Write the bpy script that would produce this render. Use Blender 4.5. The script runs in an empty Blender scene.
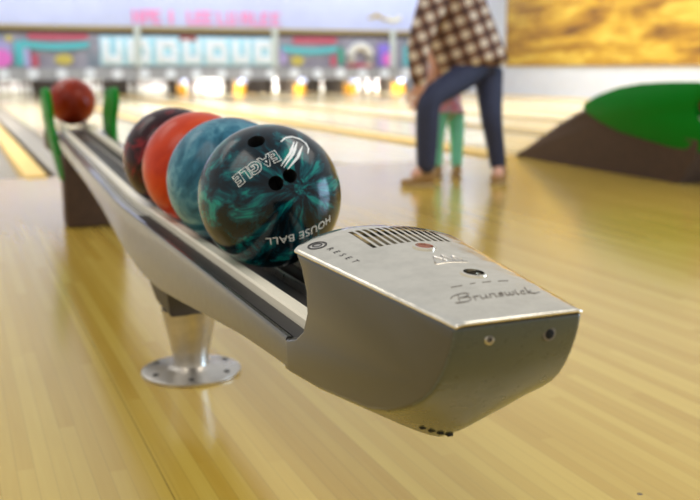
import bpy, bmesh, math, random
from mathutils import Vector, Matrix
random.seed(7)
S = bpy.context.scene
COL = S.collection
PI = math.pi

# ------------------------------------------------------------------ camera
FPX, H = 930.0, 0.64
PHI, PSI = math.radians(11.0728), math.radians(23.0384)
s, c = math.sin, math.cos
CR = Vector((c(PSI), -s(PSI), 0))
CD = Vector((s(PSI)*c(PHI), c(PSI)*c(PHI), -s(PHI)))
CU = Vector((s(PSI)*s(PHI), c(PSI)*s(PHI), c(PHI)))
cam_d = bpy.data.cameras.new('camera')
cam = bpy.data.objects.new('camera', cam_d); COL.objects.link(cam)
M = Matrix((CR, CU, -CD)).transposed().to_4x4()
M.translation = Vector((0, 0, H))
cam.matrix_world = M
cam_d.sensor_width = 36.0; cam_d.lens = FPX*36/700
cam_d.clip_start = 0.05; cam_d.clip_end = 200
cam_d.dof.use_dof = True; cam_d.dof.focus_distance = 1.08; cam_d.dof.aperture_fstop = 4.6
S.camera = cam

def at(px, py, D):
    """a point D metres in front of the lens"""
    return Vector((0, 0, H)) + (CR*((px-350)/FPX) + CU*((250-py)/FPX) + CD)*D

# ------------------------------------------------------------------ materials
def lin(v):
    v /= 255.0
    return v/12.92 if v <= 0.04045 else ((v+0.055)/1.055)**2.4
def rgb(r, g, b): return (lin(r), lin(g), lin(b), 1)

class NT:
    def __init__(self, name):
        self.m = bpy.data.materials.new(name); self.m.use_nodes = True
        self.t = self.m.node_tree; self.b = self.t.nodes['Principled BSDF']
    def n(self, typ, **kw):
        nd = self.t.nodes.new(typ)
        for k, v in kw.items(): setattr(nd, k, v)
        return nd
    def l(self, a, b): self.t.links.new(a, b)
    def math(self, op, a, b=None):
        nd = self.n('ShaderNodeMath', operation=op)
        for i, v in enumerate((a, b)):
            if v is None: continue
            if isinstance(v, (int, float)): nd.inputs[i].default_value = v
            else: self.l(v, nd.inputs[i])
        return nd.outputs[0]
    def ramp(self, fac, stops):
        r = self.n('ShaderNodeValToRGB')
        e = r.color_ramp.elements
        while len(e) < len(stops): e.new(0.5)
        for x, (p, col) in zip(e, stops): x.position = p; x.color = col
        self.l(fac, r.inputs[0]); return r.outputs[0]
    def noise(self, vec, scale, detail=4, rough=.55, dist=0.0):
        nd = self.n('ShaderNodeTexNoise'); nd.inputs['Scale'].default_value = scale
        nd.inputs['Detail'].default_value = detail; nd.inputs['Roughness'].default_value = rough
        nd.inputs['Distortion'].default_value = dist
        if vec is not None: self.l(vec, nd.inputs['Vector'])
        return nd
    def mapping(self, scale=(1, 1, 1), rot=(0, 0, 0), loc=(0, 0, 0), src='Object'):
        tc = self.n('ShaderNodeTexCoord'); mp = self.n('ShaderNodeMapping')
        mp.inputs['Scale'].default_value = scale; mp.inputs['Rotation'].default_value = rot
        mp.inputs['Location'].default_value = loc
        self.l(tc.outputs[src], mp.inputs['Vector']); return mp.outputs[0]
    def mix(self, fac, a, b, mode='MIX'):
        nd = self.n('ShaderNodeMix', data_type='RGBA', blend_type=mode)
        for sk, v in ((nd.inputs[0], fac), (nd.inputs[6], a), (nd.inputs[7], b)):
            if isinstance(v, (int, float)): sk.default_value = v
            elif isinstance(v, tuple): sk.default_value = v
            else: self.l(v, sk)
        return nd.outputs[2]

def simple(name, col, rough=.5, metal=0.0, spec=.5, coat=0.0, var=0.0, vscale=40, emis=0.0):
    k = NT(name); b = k.b
    b.inputs['Base Color'].default_value = col
    b.inputs['Roughness'].default_value = rough; b.inputs['Metallic'].default_value = metal
    b.inputs['Specular IOR Level'].default_value = spec
    b.inputs['Coat Weight'].default_value = coat; b.inputs['Coat Roughness'].default_value = .08
    nz = k.noise(k.mapping(), vscale, 5)
    v = max(var, .04)
    lo = tuple(x*(1-v) for x in col[:3])+(1,); hi = tuple(min(1, x*(1+v)) for x in col[:3])+(1,)
    cc = k.ramp(nz.outputs['Fac'], [(.3, lo), (.7, hi)])
    k.l(cc, b.inputs['Base Color'])
    rr = k.math('ADD', k.math('MULTIPLY', nz.outputs['Fac'], .12*min(1, rough*3)), rough-.06*min(1, rough*3))
    k.l(rr, b.inputs['Roughness'])
    if emis:
        k.l(cc, b.inputs['Emission Color']); b.inputs['Emission Strength'].default_value = emis
    return k.m

def wood_floor(name, bw, c1, c2, rough, seam_dark=.75, extra=False):
    k = NT(name); b = k.b
    tc = k.n('ShaderNodeTexCoord'); sx = k.n('ShaderNodeSeparateXYZ'); k.l(tc.outputs['Object'], sx.inputs[0])
    X, Y = sx.outputs[0], sx.outputs[1]
    q = k.math('DIVIDE', X, bw); cell = k.math('FLOOR', q); fr = k.math('SUBTRACT', q, cell)
    wn = k.n('ShaderNodeTexWhiteNoise', noise_dimensions='1D'); k.l(cell, wn.inputs['W'])
    yy = k.math('ADD', Y, k.math('MULTIPLY', wn.outputs['Value'], 7.0))
    seg = k.math('FLOOR', k.math('DIVIDE', yy, 1.1))
    cb = k.n('ShaderNodeCombineXYZ'); k.l(cell, cb.inputs[0]); k.l(seg, cb.inputs[1])
    w2 = k.n('ShaderNodeTexWhiteNoise', noise_dimensions='2D'); k.l(cb.outputs[0], w2.inputs['Vector'])
    cb2 = k.n('ShaderNodeCombineXYZ')
    k.l(k.math('MULTIPLY', X, 90.0), cb2.inputs[0]); k.l(k.math('MULTIPLY', Y, 3.0), cb2.inputs[1])
    k.l(k.math('MULTIPLY', w2.outputs['Value'], 40.0), cb2.inputs[2])
    gr = k.noise(cb2.outputs[0], 1.0, 5, .6, .4)
    t = k.math('ADD', k.math('MULTIPLY', w2.outputs['Value'], .55), k.math('MULTIPLY', gr.outputs['Fac'], .45))
    col = k.ramp(t, [(.15, c1), (.8, c2)])
    # thin dark seams between the strips
    e = k.math('MINIMUM', fr, k.math('SUBTRACT', 1.0, fr))
    sm = k.n('ShaderNodeMapRange'); k.l(e, sm.inputs[0])
    sm.inputs[1].default_value = 0; sm.inputs[2].default_value = .05
    sm.inputs[3].default_value = seam_dark; sm.inputs[4].default_value = 1.0
    col = k.mix(1.0, col, sm.outputs[0], 'MULTIPLY')
    if extra:
        # one open seam and one inlaid approach dot
        ln = k.math('LESS_THAN', k.math('ABSOLUTE', k.math('SUBTRACT', X, .268)), .0009)
        col = k.mix(k.math('MULTIPLY', ln, .75), col, rgb(70, 45, 20))
        dx = k.math('SUBTRACT', X, .927); dy = k.math('SUBTRACT', Y, 1.046)
        r2 = k.math('ADD', k.math('MULTIPLY', dx, dx), k.math('MULTIPLY', dy, dy))
        col = k.mix(k.math('LESS_THAN', r2, .0045**2), col, rgb(50, 32, 20))
        big = k.noise(k.mapping((1.1, .5, 1)), 2.2, 3)
        col = k.mix(k.math('MULTIPLY', big.outputs['Fac'], .35), col, rgb(192, 154, 48))
    k.l(col, b.inputs['Base Color'])
    b.inputs['Roughness'].default_value = rough
    b.inputs['Specular IOR Level'].default_value = .5
    b.inputs['Coat Weight'].default_value = .6; b.inputs['Coat Roughness'].default_value = .16
    bp = k.n('ShaderNodeBump'); bp.inputs['Strength'].default_value = .08; bp.inputs['Distance'].default_value = .002
    k.l(gr.outputs['Fac'], bp.inputs['Height']); k.l(bp.outputs[0], b.inputs['Normal'])
    return k.m

def marble_ball(name, stops, scale=7, dist=2.5, rough=.08, stretch=(1, 1, .35), rot=(0.5, .3, 0), detail=5):
    k = NT(name); b = k.b
    mp = k.mapping(stretch, rot)
    warp = k.noise(mp, scale*.6, 3)
    mx = k.n('ShaderNodeVectorMath', operation='MULTIPLY_ADD')
    k.l(warp.outputs['Color'], mx.inputs[0]); mx.inputs[1].default_value = (.07, .07, .07); k.l(mp, mx.inputs[2])
    nz = k.noise(mx.outputs[0], scale*2, detail, .6, dist)
    k.l(k.ramp(nz.outputs['Fac'], stops), b.inputs['Base Color'])
    b.inputs['Roughness'].default_value = rough + .08
    b.inputs['Specular IOR Level'].default_value = .12
    b.inputs['Coat Weight'].default_value = .22; b.inputs['Coat Roughness'].default_value = rough
    return k.m

def metal(name, col, rough, grime=.25, scale=30, wob=0.0):
    k = NT(name); b = k.b
    nz = k.noise(k.mapping(), scale, 6, .65)
    lo = tuple(x*(1-grime) for x in col[:3])+(1,)
    k.l(k.ramp(nz.outputs['Fac'], [(.35, lo), (.6, col)]), b.inputs['Base Color'])
    b.inputs['Metallic'].default_value = 1
    r = k.n('ShaderNodeMapRange'); k.l(nz.outputs['Fac'], r.inputs[0])
    r.inputs[1].default_value = .3; r.inputs[2].default_value = .7
    r.inputs[3].default_value = rough*1.4; r.inputs[4].default_value = rough*.8
    k.l(r.outputs[0], b.inputs['Roughness'])
    if wob:
        nb = k.noise(k.mapping(), 22, 2); bp = k.n('ShaderNodeBump'); bp.inputs['Strength'].default_value = wob; bp.inputs['Distance'].default_value = .006
        k.l(nb.outputs['Fac'], bp.inputs['Height']); k.l(bp.outputs[0], b.inputs['Normal'])
    return k.m

MT = {}
MT['approach'] = wood_floor('maple_approach', .0275, rgb(192, 153, 52), rgb(217, 186, 86), .2, .8, True)
MT['lane'] = wood_floor('lane_wood', .0275, rgb(240, 216, 160), rgb(250, 234, 190), .18, .9)
MT['gutter'] = simple('gutter_grey', rgb(140, 132, 114), .35, var=.1)
MT['cap'] = simple('divider_wood', rgb(222, 186, 108), .35, var=.12, vscale=12)
MT['grey_paint'] = simple('warm_grey_enamel', rgb(62, 60, 54), .32, spec=.4, var=.04, vscale=60, coat=.8)
MT['rack_paint'] = MT['grey_paint']
MT['nose'] = simple('dark_grey_green_enamel', rgb(84, 90, 82), .28, spec=.4, var=.05, coat=.3)
MT['chrome'] = metal('worn_chrome', (.95, .88, .74, 1), .15, .14, 26, .22)
MT['alu'] = metal('satin_aluminium', (.66, .62, .56, 1), .32, .25, 18)
MT['rail'] = simple('cream_rail', rgb(240, 230, 206), .35, coat=.1, var=.04, vscale=4)
MT['rubber'] = simple('black_rubber', rgb(46, 42, 38), .5, var=.15)
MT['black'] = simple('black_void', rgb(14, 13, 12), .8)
MT['dark_collar'] = simple('dark_collar', rgb(58, 53, 48), .5)
MT['brown'] = simple('dark_brown_carpet', rgb(74, 54, 40), .75, var=.2, vscale=30)
MT['green'] = simple('green_plastic', rgb(0, 124, 24), .5, spec=.15, var=.06, vscale=5)
MT['red_button'] = simple('red_brown_button', rgb(150, 74, 48), .4)
MT['ink'] = simple('dark_ink', rgb(60, 56, 52), .6)
MT['engrave'] = simple('engraved_grey', rgb(120, 112, 100), .5)
MT['white_ink'] = simple('white_ink', rgb(240, 240, 235), .4)
MT['white_wall'] = simple('white_wall', rgb(206, 212, 222), .6, var=.02, vscale=3)
MT['ceiling'] = simple('ceiling_white', rgb(225, 222, 215), .9)
MT['pin'] = simple('white_pin', rgb(244, 244, 240), .25, coat=.4)
MT['pin_red'] = simple('pin_red_stripe', rgb(190, 40, 40), .3)
MT['dark'] = simple('pit_dark', rgb(112, 100, 88), .9)
def streak_ball():
    k = NT('teal_marble'); b = k.b
    tc = k.n('ShaderNodeTexCoord'); pole = Vector((.05, -.9, .2)).normalized(); ta = pole.cross(Vector((0, 0, 1))).normalized(); tb = pole.cross(ta)
    def dot(v):
        nd = k.n('ShaderNodeVectorMath', operation='DOT_PRODUCT'); k.l(tc.outputs['Object'], nd.inputs[0]); nd.inputs[1].default_value = v; return nd.outputs['Value']
    wv = k.noise(tc.outputs['Object'], 9, 3)
    x = k.math('ADD', dot(ta), k.math('MULTIPLY', k.math('SUBTRACT', wv.outputs['Fac'], .5), .035)); y = dot(tb)
    r = k.math('SQRT', k.math('ADD', k.math('ADD', k.math('MULTIPLY', x, x), k.math('MULTIPLY', y, y)), .0002))
    cb = k.n('ShaderNodeCombineXYZ')
    k.l(k.math('DIVIDE', x, r), cb.inputs[0]); k.l(k.math('DIVIDE', y, r), cb.inputs[1]); k.l(k.math('MULTIPLY', dot(pole), 9.0), cb.inputs[2])
    nz = k.noise(cb.outputs[0], 3.4, 6, .62, .5); n2 = k.noise(tc.outputs['Object'], 11, 3)
    v = k.math('ADD', k.math('MULTIPLY', nz.outputs['Fac'], .7), k.math('MULTIPLY', n2.outputs['Fac'], .3))
    k.l(k.ramp(v, [(.40, rgb(1, 8, 12)), (.48, rgb(1, 30, 40)), (.545, rgb(2, 76, 84)), (.60, rgb(16, 140, 128)), (.67, rgb(4, 84, 98)), (.75, rgb(2, 36, 56))]), b.inputs['Base Color'])
    b.inputs['Roughness'].default_value = .18; b.inputs['Specular IOR Level'].default_value = .15
    b.inputs['Coat Weight'].default_value = .4; b.inputs['Coat Roughness'].default_value = .12
    return k.m
MT['ball1'] = streak_ball()
MT['ball2'] = marble_ball('blue_marble', [(.3, rgb(20, 60, 78)), (.5, rgb(50, 108, 130)), (.7, rgb(106, 160, 172))], 11, 1.0, .16, (1, 1, .8), detail=7)
MT['ball3'] = marble_ball('orange_marble', [(.3, rgb(170, 40, 10)), (.5, rgb(200, 62, 20)), (.7, rgb(216, 88, 42))], 5, .6, .2)
MT['ball4'] = marble_ball('maroon_marble', [(.32, rgb(14, 8, 10)), (.5, rgb(52, 16, 20)), (.62, rgb(130, 30, 34)), (.75, rgb(40, 12, 16))], 9, 1.5, .12)
MT['ball5'] = marble_ball('red_brown_marble', [(.3, rgb(112, 26, 8)), (.5, rgb(146, 44, 16)), (.7, rgb(162, 58, 24))], 5, .5, .2)

# ------------------------------------------------------------------ mesh helpers
def link(name, me, parent=None, mat=None, smooth=True, angle=40):
    o = bpy.data.objects.new(name, me); COL.objects.link(o)
    if parent is not None: o.parent = parent
    for m in (mat if isinstance(mat, (list, tuple)) else [mat]):
        if m is not None: me.materials.append(m)
    if smooth:
        me.polygons.foreach_set('use_smooth', [True]*len(me.polygons))
        try: me.set_sharp_from_angle(angle=math.radians(angle))
        except Exception: pass
    return o
def fin(name, bm, mat, parent=None, smooth=True, angle=40, org=None):
    bmesh.ops.recalc_face_normals(bm, faces=bm.faces)
    me = bpy.data.meshes.new(name); 
    if org is not None: bmesh.ops.translate(bm, verts=bm.verts, vec=-Vector(org))
    bm.to_mesh(me); bm.free()
    o = link(name, me, parent, mat, smooth, angle)
    if org is not None: o.location = org
    return o
def empty(name, loc=(0, 0, 0)):
    o = bpy.data.objects.new(name, None); COL.objects.link(o); o.location = loc; o.empty_display_size = .1
    return o
def tag(o, label=None, cat=None, group=None, kind=None):
    for k, v in (('label', label), ('category', cat), ('group', group), ('kind', kind)):
        if v: o[k] = v
    return o
def box(bm, x0, x1, y0, y1, z0, z1, bev=0.0, seg=2):
    t = bmesh.new(); bmesh.ops.create_cube(t, size=1)
    for v in t.verts:
        v.co = Vector((x0+(v.co.x+.5)*(x1-x0), y0+(v.co.y+.5)*(y1-y0), z0+(v.co.z+.5)*(z1-z0)))
    if bev: bmesh.ops.bevel(t, geom=t.edges[:], offset=bev, segments=seg, affect='EDGES', profile=.5)
    me = bpy.data.meshes.new('t'); t.to_mesh(me); t.free(); bm.from_mesh(me); bpy.data.meshes.remove(me)
    return bm
def bx(name, x0, x1, y0, y1, z0, z1, mat, parent=None, bev=0.0, org=None):
    bm = bmesh.new(); box(bm, x0, x1, y0, y1, z0, z1, bev)
    return fin(name, bm, mat, parent, bev > 0, org=org)
def loft(bm, secs, cap=True, closed=True):
    rows = [[bm.verts.new(p) for p in sc] for sc in secs]
    n = len(rows[0])
    for a, b in zip(rows, rows[1:]):
        for i in range(n if closed else n-1):
            j = (i+1) % n
            try: bm.faces.new((a[i], a[j], b[j], b[i]))
            except ValueError: pass
    if cap and closed:
        bm.faces.new(rows[0][::-1]); bm.faces.new(rows[-1])
    return rows
def lathe(bm, prof, cx=0, cy=0, cz=0, n=32, axis=None):
    secs = []
    for r, z in prof:
        secs.append([Vector((cx+max(r, 1e-5)*math.cos(2*PI*i/n), cy+max(r, 1e-5)*math.sin(2*PI*i/n), cz+z)) for i in range(n)])
    loft(bm, secs); bmesh.ops.remove_doubles(bm, verts=bm.verts, dist=2e-5)
def tube(bm, pts, r, n=8, taper=None):
    pts = [Vector(p) for p in pts]; secs = []
    up = Vector((0, 0, 1))
    for i, p in enumerate(pts):
        t = (pts[min(i+1, len(pts)-1)]-pts[max(i-1, 0)]).normalized()
        a = t.cross(up)
        if a.length < 1e-3: a = t.cross(Vector((1, 0, 0)))
        a.normalize(); b = a.cross(t)
        rr = r if taper is None else taper[i]
        secs.append([p + a*rr*math.cos(2*PI*k/n) + b*rr*math.sin(2*PI*k/n) for k in range(n)])
    loft(bm, secs)
def evalmesh(o, name):
    dg = bpy.context.evaluated_depsgraph_get(); dg.update()
    me = bpy.data.meshes.new_from_object(o.evaluated_get(dg)); me.name = name
    return me
def boolean(o, cutter):
    md = o.modifiers.new('b', 'BOOLEAN'); md.operation = 'DIFFERENCE'; md.object = cutter; md.solver = 'FAST'
    bpy.context.view_layer.update()
    me = evalmesh(o, o.data.name); o.modifiers.clear(); old = o.data; o.data = me
    bpy.data.meshes.remove(old); bpy.data.objects.remove(cutter)
    me.polygons.foreach_set('use_smooth', [True]*len(me.polygons))
    me.set_sharp_from_angle(angle=math.radians(35))
def bevel_mod(o, w, seg=3, ang=35):
    md = o.modifiers.new('bev', 'BEVEL'); md.width = w; md.segments = seg; md.limit_method = 'ANGLE'; md.angle_limit = math.radians(ang)
    bpy.context.view_layer.update()
    me = evalmesh(o, o.data.name); o.modifiers.clear(); old = o.data; o.data = me; bpy.data.meshes.remove(old)
    me.polygons.foreach_set('use_smooth', [True]*len(me.polygons)); me.set_sharp_from_angle(angle=math.radians(50))
def text_bm(body, size, outline=0.0, extrude=0.0, shear=0.0, spacing=1.0, offs=0.0):
    cu = bpy.data.curves.new('txt', 'FONT'); cu.body = body; cu.size = size; cu.align_x = 'CENTER'; cu.align_y = 'CENTER'
    cu.shear = shear; cu.offset = offs; cu.space_character = spacing; cu.resolution_u = 4
    if outline: cu.fill_mode = 'NONE'; cu.bevel_depth = outline; cu.bevel_resolution = 1
    o = bpy.data.objects.new('txt', cu); COL.objects.link(o); bpy.context.view_layer.update()
    me = evalmesh(o, 'txt'); bm = bmesh.new(); bm.from_mesh(me)
    bpy.data.objects.remove(o); bpy.data.curves.remove(cu); bpy.data.meshes.remove(me)
    return bm
def skin(name, joints, edges, mat, parent, sub=2, root=0):
    """joints: list of (Vector, radius)"""
    me = bpy.data.meshes.new(name); me.from_pydata([j[0] for j in joints], edges, [])
    o = bpy.data.objects.new(name, me); COL.objects.link(o)
    o.modifiers.new('s', 'SKIN')
    for i, j in enumerate(joints):
        r = j[1]; r = r if isinstance(r, tuple) else (r, r)
        me.skin_vertices[0].data[i].radius = r
        me.skin_vertices[0].data[i].use_root = (i == root)
    sd = o.modifiers.new('d', 'SUBSURF'); sd.levels = sub; sd.render_levels = sub
    bpy.context.view_layer.update()
    m2 = evalmesh(o, name); bpy.data.objects.remove(o); bpy.data.meshes.remove(me)
    m2.materials.clear()
    o = link(name, m2, parent, mat, True, 180)
    return o

# ------------------------------------------------------------------ the hall
FOUL = 5.8; PITY = 24.0
AX0, AX1 = .50, 3.78                       # the two ball-return axes
LANES = [-3.60, -1.96, -.32, 1.32, 2.96, 4.57, 6.14, 7.71, 9.28, 10.85]
def struct(o, label=None): tag(o, kind='structure'); return o
struct(bx('floor', -5, 12.2, -2.5, FOUL, -.06, 0, MT['approach']))
struct(bx('floor_subfloor', -5, 12.2, FOUL, 26, -.2, -.09, MT['dark']))
for x in LANES:
    struct(bx('bowling_lane', x-.53, x+.53, FOUL+.002, PITY-.4, -.06, 0, MT['lane']))
    for sg in (-1, 1):
        bm = bmesh.new(); secs = []
        cx = x+sg*.645
        prof = [(cx+.115*math.cos(PI+PI*i/10), -.005-.05*math.sin(PI*i/10)) for i in range(11)]
        prof2 = [(px, pz-.01) for px, pz in prof][::-1]
        for y in (FOUL+.002, PITY-.3): secs.append([Vector((px, y, pz)) for px, pz in prof+prof2])
        loft(bm, secs); struct(fin('lane_gutter', bm, MT['gutter']))
divs = []
for a, b in zip([-5.2]+LANES, LANES+[12.5]):
    x0, x1 = a+.765, b-.765
    if b == 12.5: x0, x1 = a+.765, 12.19
    if a in (-.32, 2.96):
        cc = AX0 if a == -.32 else AX1
        x0, x1 = (.375, .505) if cc == AX0 else (cc-.085, cc+.085)
    divs.append((x0, x1))
    struct(bx('lane_divider', x0, x1, FOUL+.004, PITY-.4, -.08, .012, MT['cap'], bev=.006))

struct(bx('wall_right', 12.2, 12.4, -2.5, 26, -.1, 3.6, MT['white_wall']))
struct(bx('wall_back', -5, 12.2, 25.8, 26, -.2, 3.6, MT['dark']))
struct(bx('baseboard_right', 12.17, 12.2, -2.5, 22.2, 0, .09, MT['white_wall']))

# ------------------------------------------------------------------ masking unit over the pins
YM = 22.3
mu = tag(empty('masking_unit', (5, YM, .36)), 'long painted masking panel across the far lanes above the pins, below the white fascia', 'masking panel')
def mat_panel():
    k = NT('mural_panel_lilac'); nz = k.noise(k.mapping(), 1.4, 4)
    k.l(k.ramp(nz.outputs['Fac'], [(.3, rgb(120, 116, 130)), (.55, rgb(160, 156, 168)), (.75, rgb(110, 130, 140))]), k.b.inputs['Base Color'])
    k.b.inputs['Roughness'].default_value = .5; return k.m
ox, oy, oz = mu.location
def P(name, x0, x1, z0, z1, y0, y1, mat, bev=0.0):   # part of the masking unit, world coordinates
    return bx(name, x0-ox, x1-ox, y0-oy, y1-oy, z0-oz, z1-oz, mat, mu, bev)
P('picture_panel', -5, 12.15, .64, 1.42, YM, YM+.1, mat_panel())
P('lower_band', -5, 12.15, .37, .64, YM-.03, YM+.1, simple('silver_band', rgb(172, 172, 172), .4, var=.15, vscale=2))
P('dark_strip', -5, 12.15, 1.40, 1.50, YM-.02, YM+.12, simple('dark_strip', rgb(72, 56, 42), .6, var=.3, vscale=2))
P('olive_trim', -5, 12.15, 1.50, 1.585, YM-.06, YM+.12, simple('olive_trim', rgb(176, 158, 108), .5))
disc_m = simple('white_disc', rgb(240, 244, 246), .4)
def disc(x, z, r, mat, name, y=YM-.035, t=.02, rx=None):
    bm = bmesh.new(); n = 28; rx = rx or r
    secs = [[Vector((x-ox+rx*math.cos(2*PI*i/n), yy-oy, z-oz+r*math.sin(2*PI*i/n))) for i in range(n)] for yy in (y, y-t)]
    loft(bm, secs); return fin(name, bm, mat, mu)
for i in range(20):
    disc(-.1+i*.62, .50+.01*(i % 2), .125, disc_m, 'lane_number_disc')
c_cyan = simple('pale_cyan', rgb(176, 226, 238), .45, var=.12, vscale=3)
c_white = simple('sign_white', rgb(240, 248, 250), .45)
c_turq = simple('turquoise', rgb(92, 190, 196), .45, var=.1)
c_red = simple('rose_red', rgb(196, 92, 112), .5, var=.1)
c_yel = simple('mustard', rgb(206, 190, 92), .5)
c_pur = simple('violet', rgb(140, 120, 214), .5)
c_pink = simple('hot_pink', rgb(232, 120, 206), .5)
c_grn = simple('sea_green', rgb(70, 160, 136), .5)
# the pale letter panel in the middle
P('letter_panel', 3.25, 7.5, .69, 1.36, YM-.03, YM, c_cyan, .01)
gx = 3.3
for w in (.52, .62, .6, .5, .62, .5, .56):          # big white glyph blocks: bowls and bars
    y0, y1 = YM-.06, YM-.03
    bm = bmesh.new()
    box(bm, gx-ox, gx+w*.3-ox, y0-oy, y1-oy, .74-oz, 1.30-oz, .008)
    box(bm, gx+w*.25-ox, gx+w*.86-ox, y0-oy, y1-oy, .74-oz, .93-oz, .008)
    box(bm, gx+w*.62-ox, gx+w*.86-ox, y0-oy, y1-oy, .9-oz, (1.14 if w > .55 else 1.3)-oz, .008)
    if w > .55: box(bm, gx+w*.25-ox, gx+w*.8-ox, y0-oy, y1-oy, 1.12-oz, 1.3-oz, .008)
    fin('letter_block', bm, c_white, mu); gx += w+.045
def banner(x0, x1, z, sag, hgt, mat, name):
    bm = bmesh.new(); n = 16; secs = []
    for i in range(n+1):
        t = i/n; x = x0+(x1-x0)*t-ox; zz = z-sag*(1-(2*t-1)**2)-oz
        secs.append([Vector((x, YM-.05-oy, zz)), Vector((x, YM-.05-oy, zz+hgt)), Vector((x, YM-oy, zz+hgt)), Vector((x, YM-oy, zz))])
    loft(bm, secs); fin(name, bm, mat, mu)
P('rose_strip', 1.7, 3.0, 1.26, 1.39, YM-.03, YM, c_red)
banner(1.55, 3.0, 1.1, .07, .16, c_turq, 'turquoise_banner')
P('turquoise_post', 1.4, 1.6, .68, 1.22, YM-.04, YM, c_turq, .01)
P('lilac_post', 1.55, 1.72, .66, 1.1, YM-.03, YM, simple('lilac', rgb(190, 180, 226), .5))
P('rose_post', 1.75, 1.9, .66, .95, YM-.03, YM, c_red)
disc(2.45, .83, .12, c_yel, 'mustard_oval', YM, .03, .2)
disc(1.1, .85, .2, c_pink, 'pink_oval', YM, .03, .24); disc(1.3, 1.28, .07, c_yel, 'mustard_oval', YM, .03)
P('violet_panel', .6, 1.35, .75, 1.25, YM-.015, YM, simple('pale_violet', rgb(168, 164, 210), .5))
P('rose_strip', 5.1, 5.5, 1.26, 1.39, YM-.045, YM-.02, simple('brick_red', rgb(160, 84, 80), .5))
P('rose_strip', 7.95, 9.1, 1.24, 1.39, YM-.03, YM, c_red)
banner(7.65, 9.1, 1.05, .08, .15, c_turq, 'turquoise_banner')
P('green_post', 9.15, 9.3, .72, 1.15, YM-.03, YM, c_grn); P('lilac_post', 7.6, 7.75, .75, 1.15, YM-.03, YM, simple('lilac2', rgb(186, 170, 220), .5))
disc(8.05, .82, .12, c_yel, 'mustard_oval', YM, .03, .17)
P('rose_post', 8.95, 9.1, .68, .95, YM-.03, YM, c_red)
bm = bmesh.new()                                   # white horseshoe arch
arc = [Vector((9.75+.27*math.cos(PI*(1.15-1.3*i/14))-ox, YM-.04-oy, .92+.27*math.sin(PI*(1.15-1.3*i/14))-oz)) for i in range(15)]
arc = [Vector((9.5-ox, YM-.04-oy, .74-oz))]+arc+[Vector((10.02-ox, YM-.04-oy, .74-oz))]
tube(bm, arc, .1, 10); fin('white_arch', bm, simple('arch_white', rgb(232, 228, 214), .5), mu)
P('rose_base', 9.4, 10.1, .66, .76, YM-.04, YM, c_red)
P('violet_panel', 10.25, 10.75, .68, 1.25, YM-.03, YM, c_pur, .02); disc(10.55, .86, .17, c_pink, 'pink_oval', YM-.03, .02)
P('green_post', 11.0, 11.15, .7, 1.2, YM-.03, YM, c_turq); P('violet_panel', 11.2, 11.6, .7, 1.2, YM-.03, YM, c_pur)
for x in (4.1, 7.45, 10.65):                       # pale hanger posts in front
    P('hanger_post', x-.07, x+.07, .66, 1.6, YM-.1, YM-.05, simple('pale_post', rgb(206, 214, 204), .5))

fa = tag(empty('fascia_sign', (5, YM, 1.59)), 'long white fascia with pink lettering above the masking panel at the far end', 'fascia')
fo = fa.location
bx('fascia_board', -10, 7.18, -.02, .12, 0, 1.5, simple('lavender_white', rgb(196, 203, 232), .6, var=.02, vscale=3), fa)
pinkm = simple('sign_pink', rgb(246, 150, 196), .5)
def glyph(x, w, kind):
    bm = bmesh.new(); y0, y1 = -.05, -.02; z0, z1 = .06, .37; t = .055
    def B(a, b, e, f): box(bm, x+a-fo.x, x+b-fo.x, y0, y1, e, f)
    if kind in 'HUAR': B(0, t, z0, z1); B(w-t, w, z0 if kind != 'R' else .2, z1); 
    if kind == 'H': B(t, w-t, .19, .24)
    if kind == 'U': B(t, w-t, z0, z0+t)
    if kind in 'AR': B(t, w-t, z1-t, z1); B(t, w-t, .18, .23)
    if kind == 'I': B(w*.3, w*.7, z0, z1)
    if kind in 'LE': B(0, t, z0, z1); B(t, w, z0, z0+t)
    if kind == 'E': B(t, w*.8, .19, .24); B(t, w, z1-t, z1)
    fin('pink_letter', bm, pinkm, fa)
for x, k in ((4.02, 'H'), (4.26, 'R'), (4.48, 'E'), (4.82, 'I'), (5.3, 'L'), (5.5, 'E'), (5.7, 'E'), (6.03, 'L'), (6.28, 'U'), (6.62, 'A'), (6.88, 'L'), (7.12, 'E'), (7.4, 'E')):
    glyph(x, .2, k)
bm = bmesh.new()
for a, b in (((9.98, .3), (10.5, .26)), ((10.1, .36), (10.35, .33))):
    tube(bm, [(a[0]-fo.x, -.03, a[1]), ((a[0]+b[0])/2-fo.x, -.03, a[1]+.05), (b[0]-fo.x, -.03, b[1])], .035, 8)
fin('mustard_flourish', bm, simple('flourish', rgb(190, 166, 90), .5), fa)
bm = bmesh.new(); tube(bm, [(10.5-fo.x, -.03, .3), (10.68-fo.x, -.03, .24), (10.9-fo.x, -.03, .34)], .05, 8); fin('cream_flourish', bm, simple('cream', rgb(238, 230, 190), .5), fa)

# kickback posts at the pin deck: yellow lower half, blue-white top
yel = simple('amber_post', rgb(236, 170, 50), .4); bw = simple('blue_white_knob', rgb(196, 206, 244), .35)
post_names = ['left of the full bright pin rack, behind the maroon ball', 'between the bright full pin rack and the single bright pin',
              'right of the single bright pin', 'between the dim pin and the partly cleared bright rack', 'right of the partly cleared bright rack']
for x, nm in zip((5.25, 6.72, 8.32, 9.72, 11.15), post_names):
    e = tag(empty('kickback_post', (x, YM+.35, 0)), 'amber post with blue-white top '+nm, 'post', 'posts between the pin decks')
    bx('panel', -.07, .07, -.05, .5, 0, .24, yel, e, .01)
    bm = bmesh.new(); lathe(bm, [(0, .24), (.09, .25), (.11, .31), (.07, .37), (0, .385)], n=16); fin('knob', bm, bw, e)
    bx('partition', -.05, .05, .5, 2.6, 0, .4, MT['dark'], e)

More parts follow.
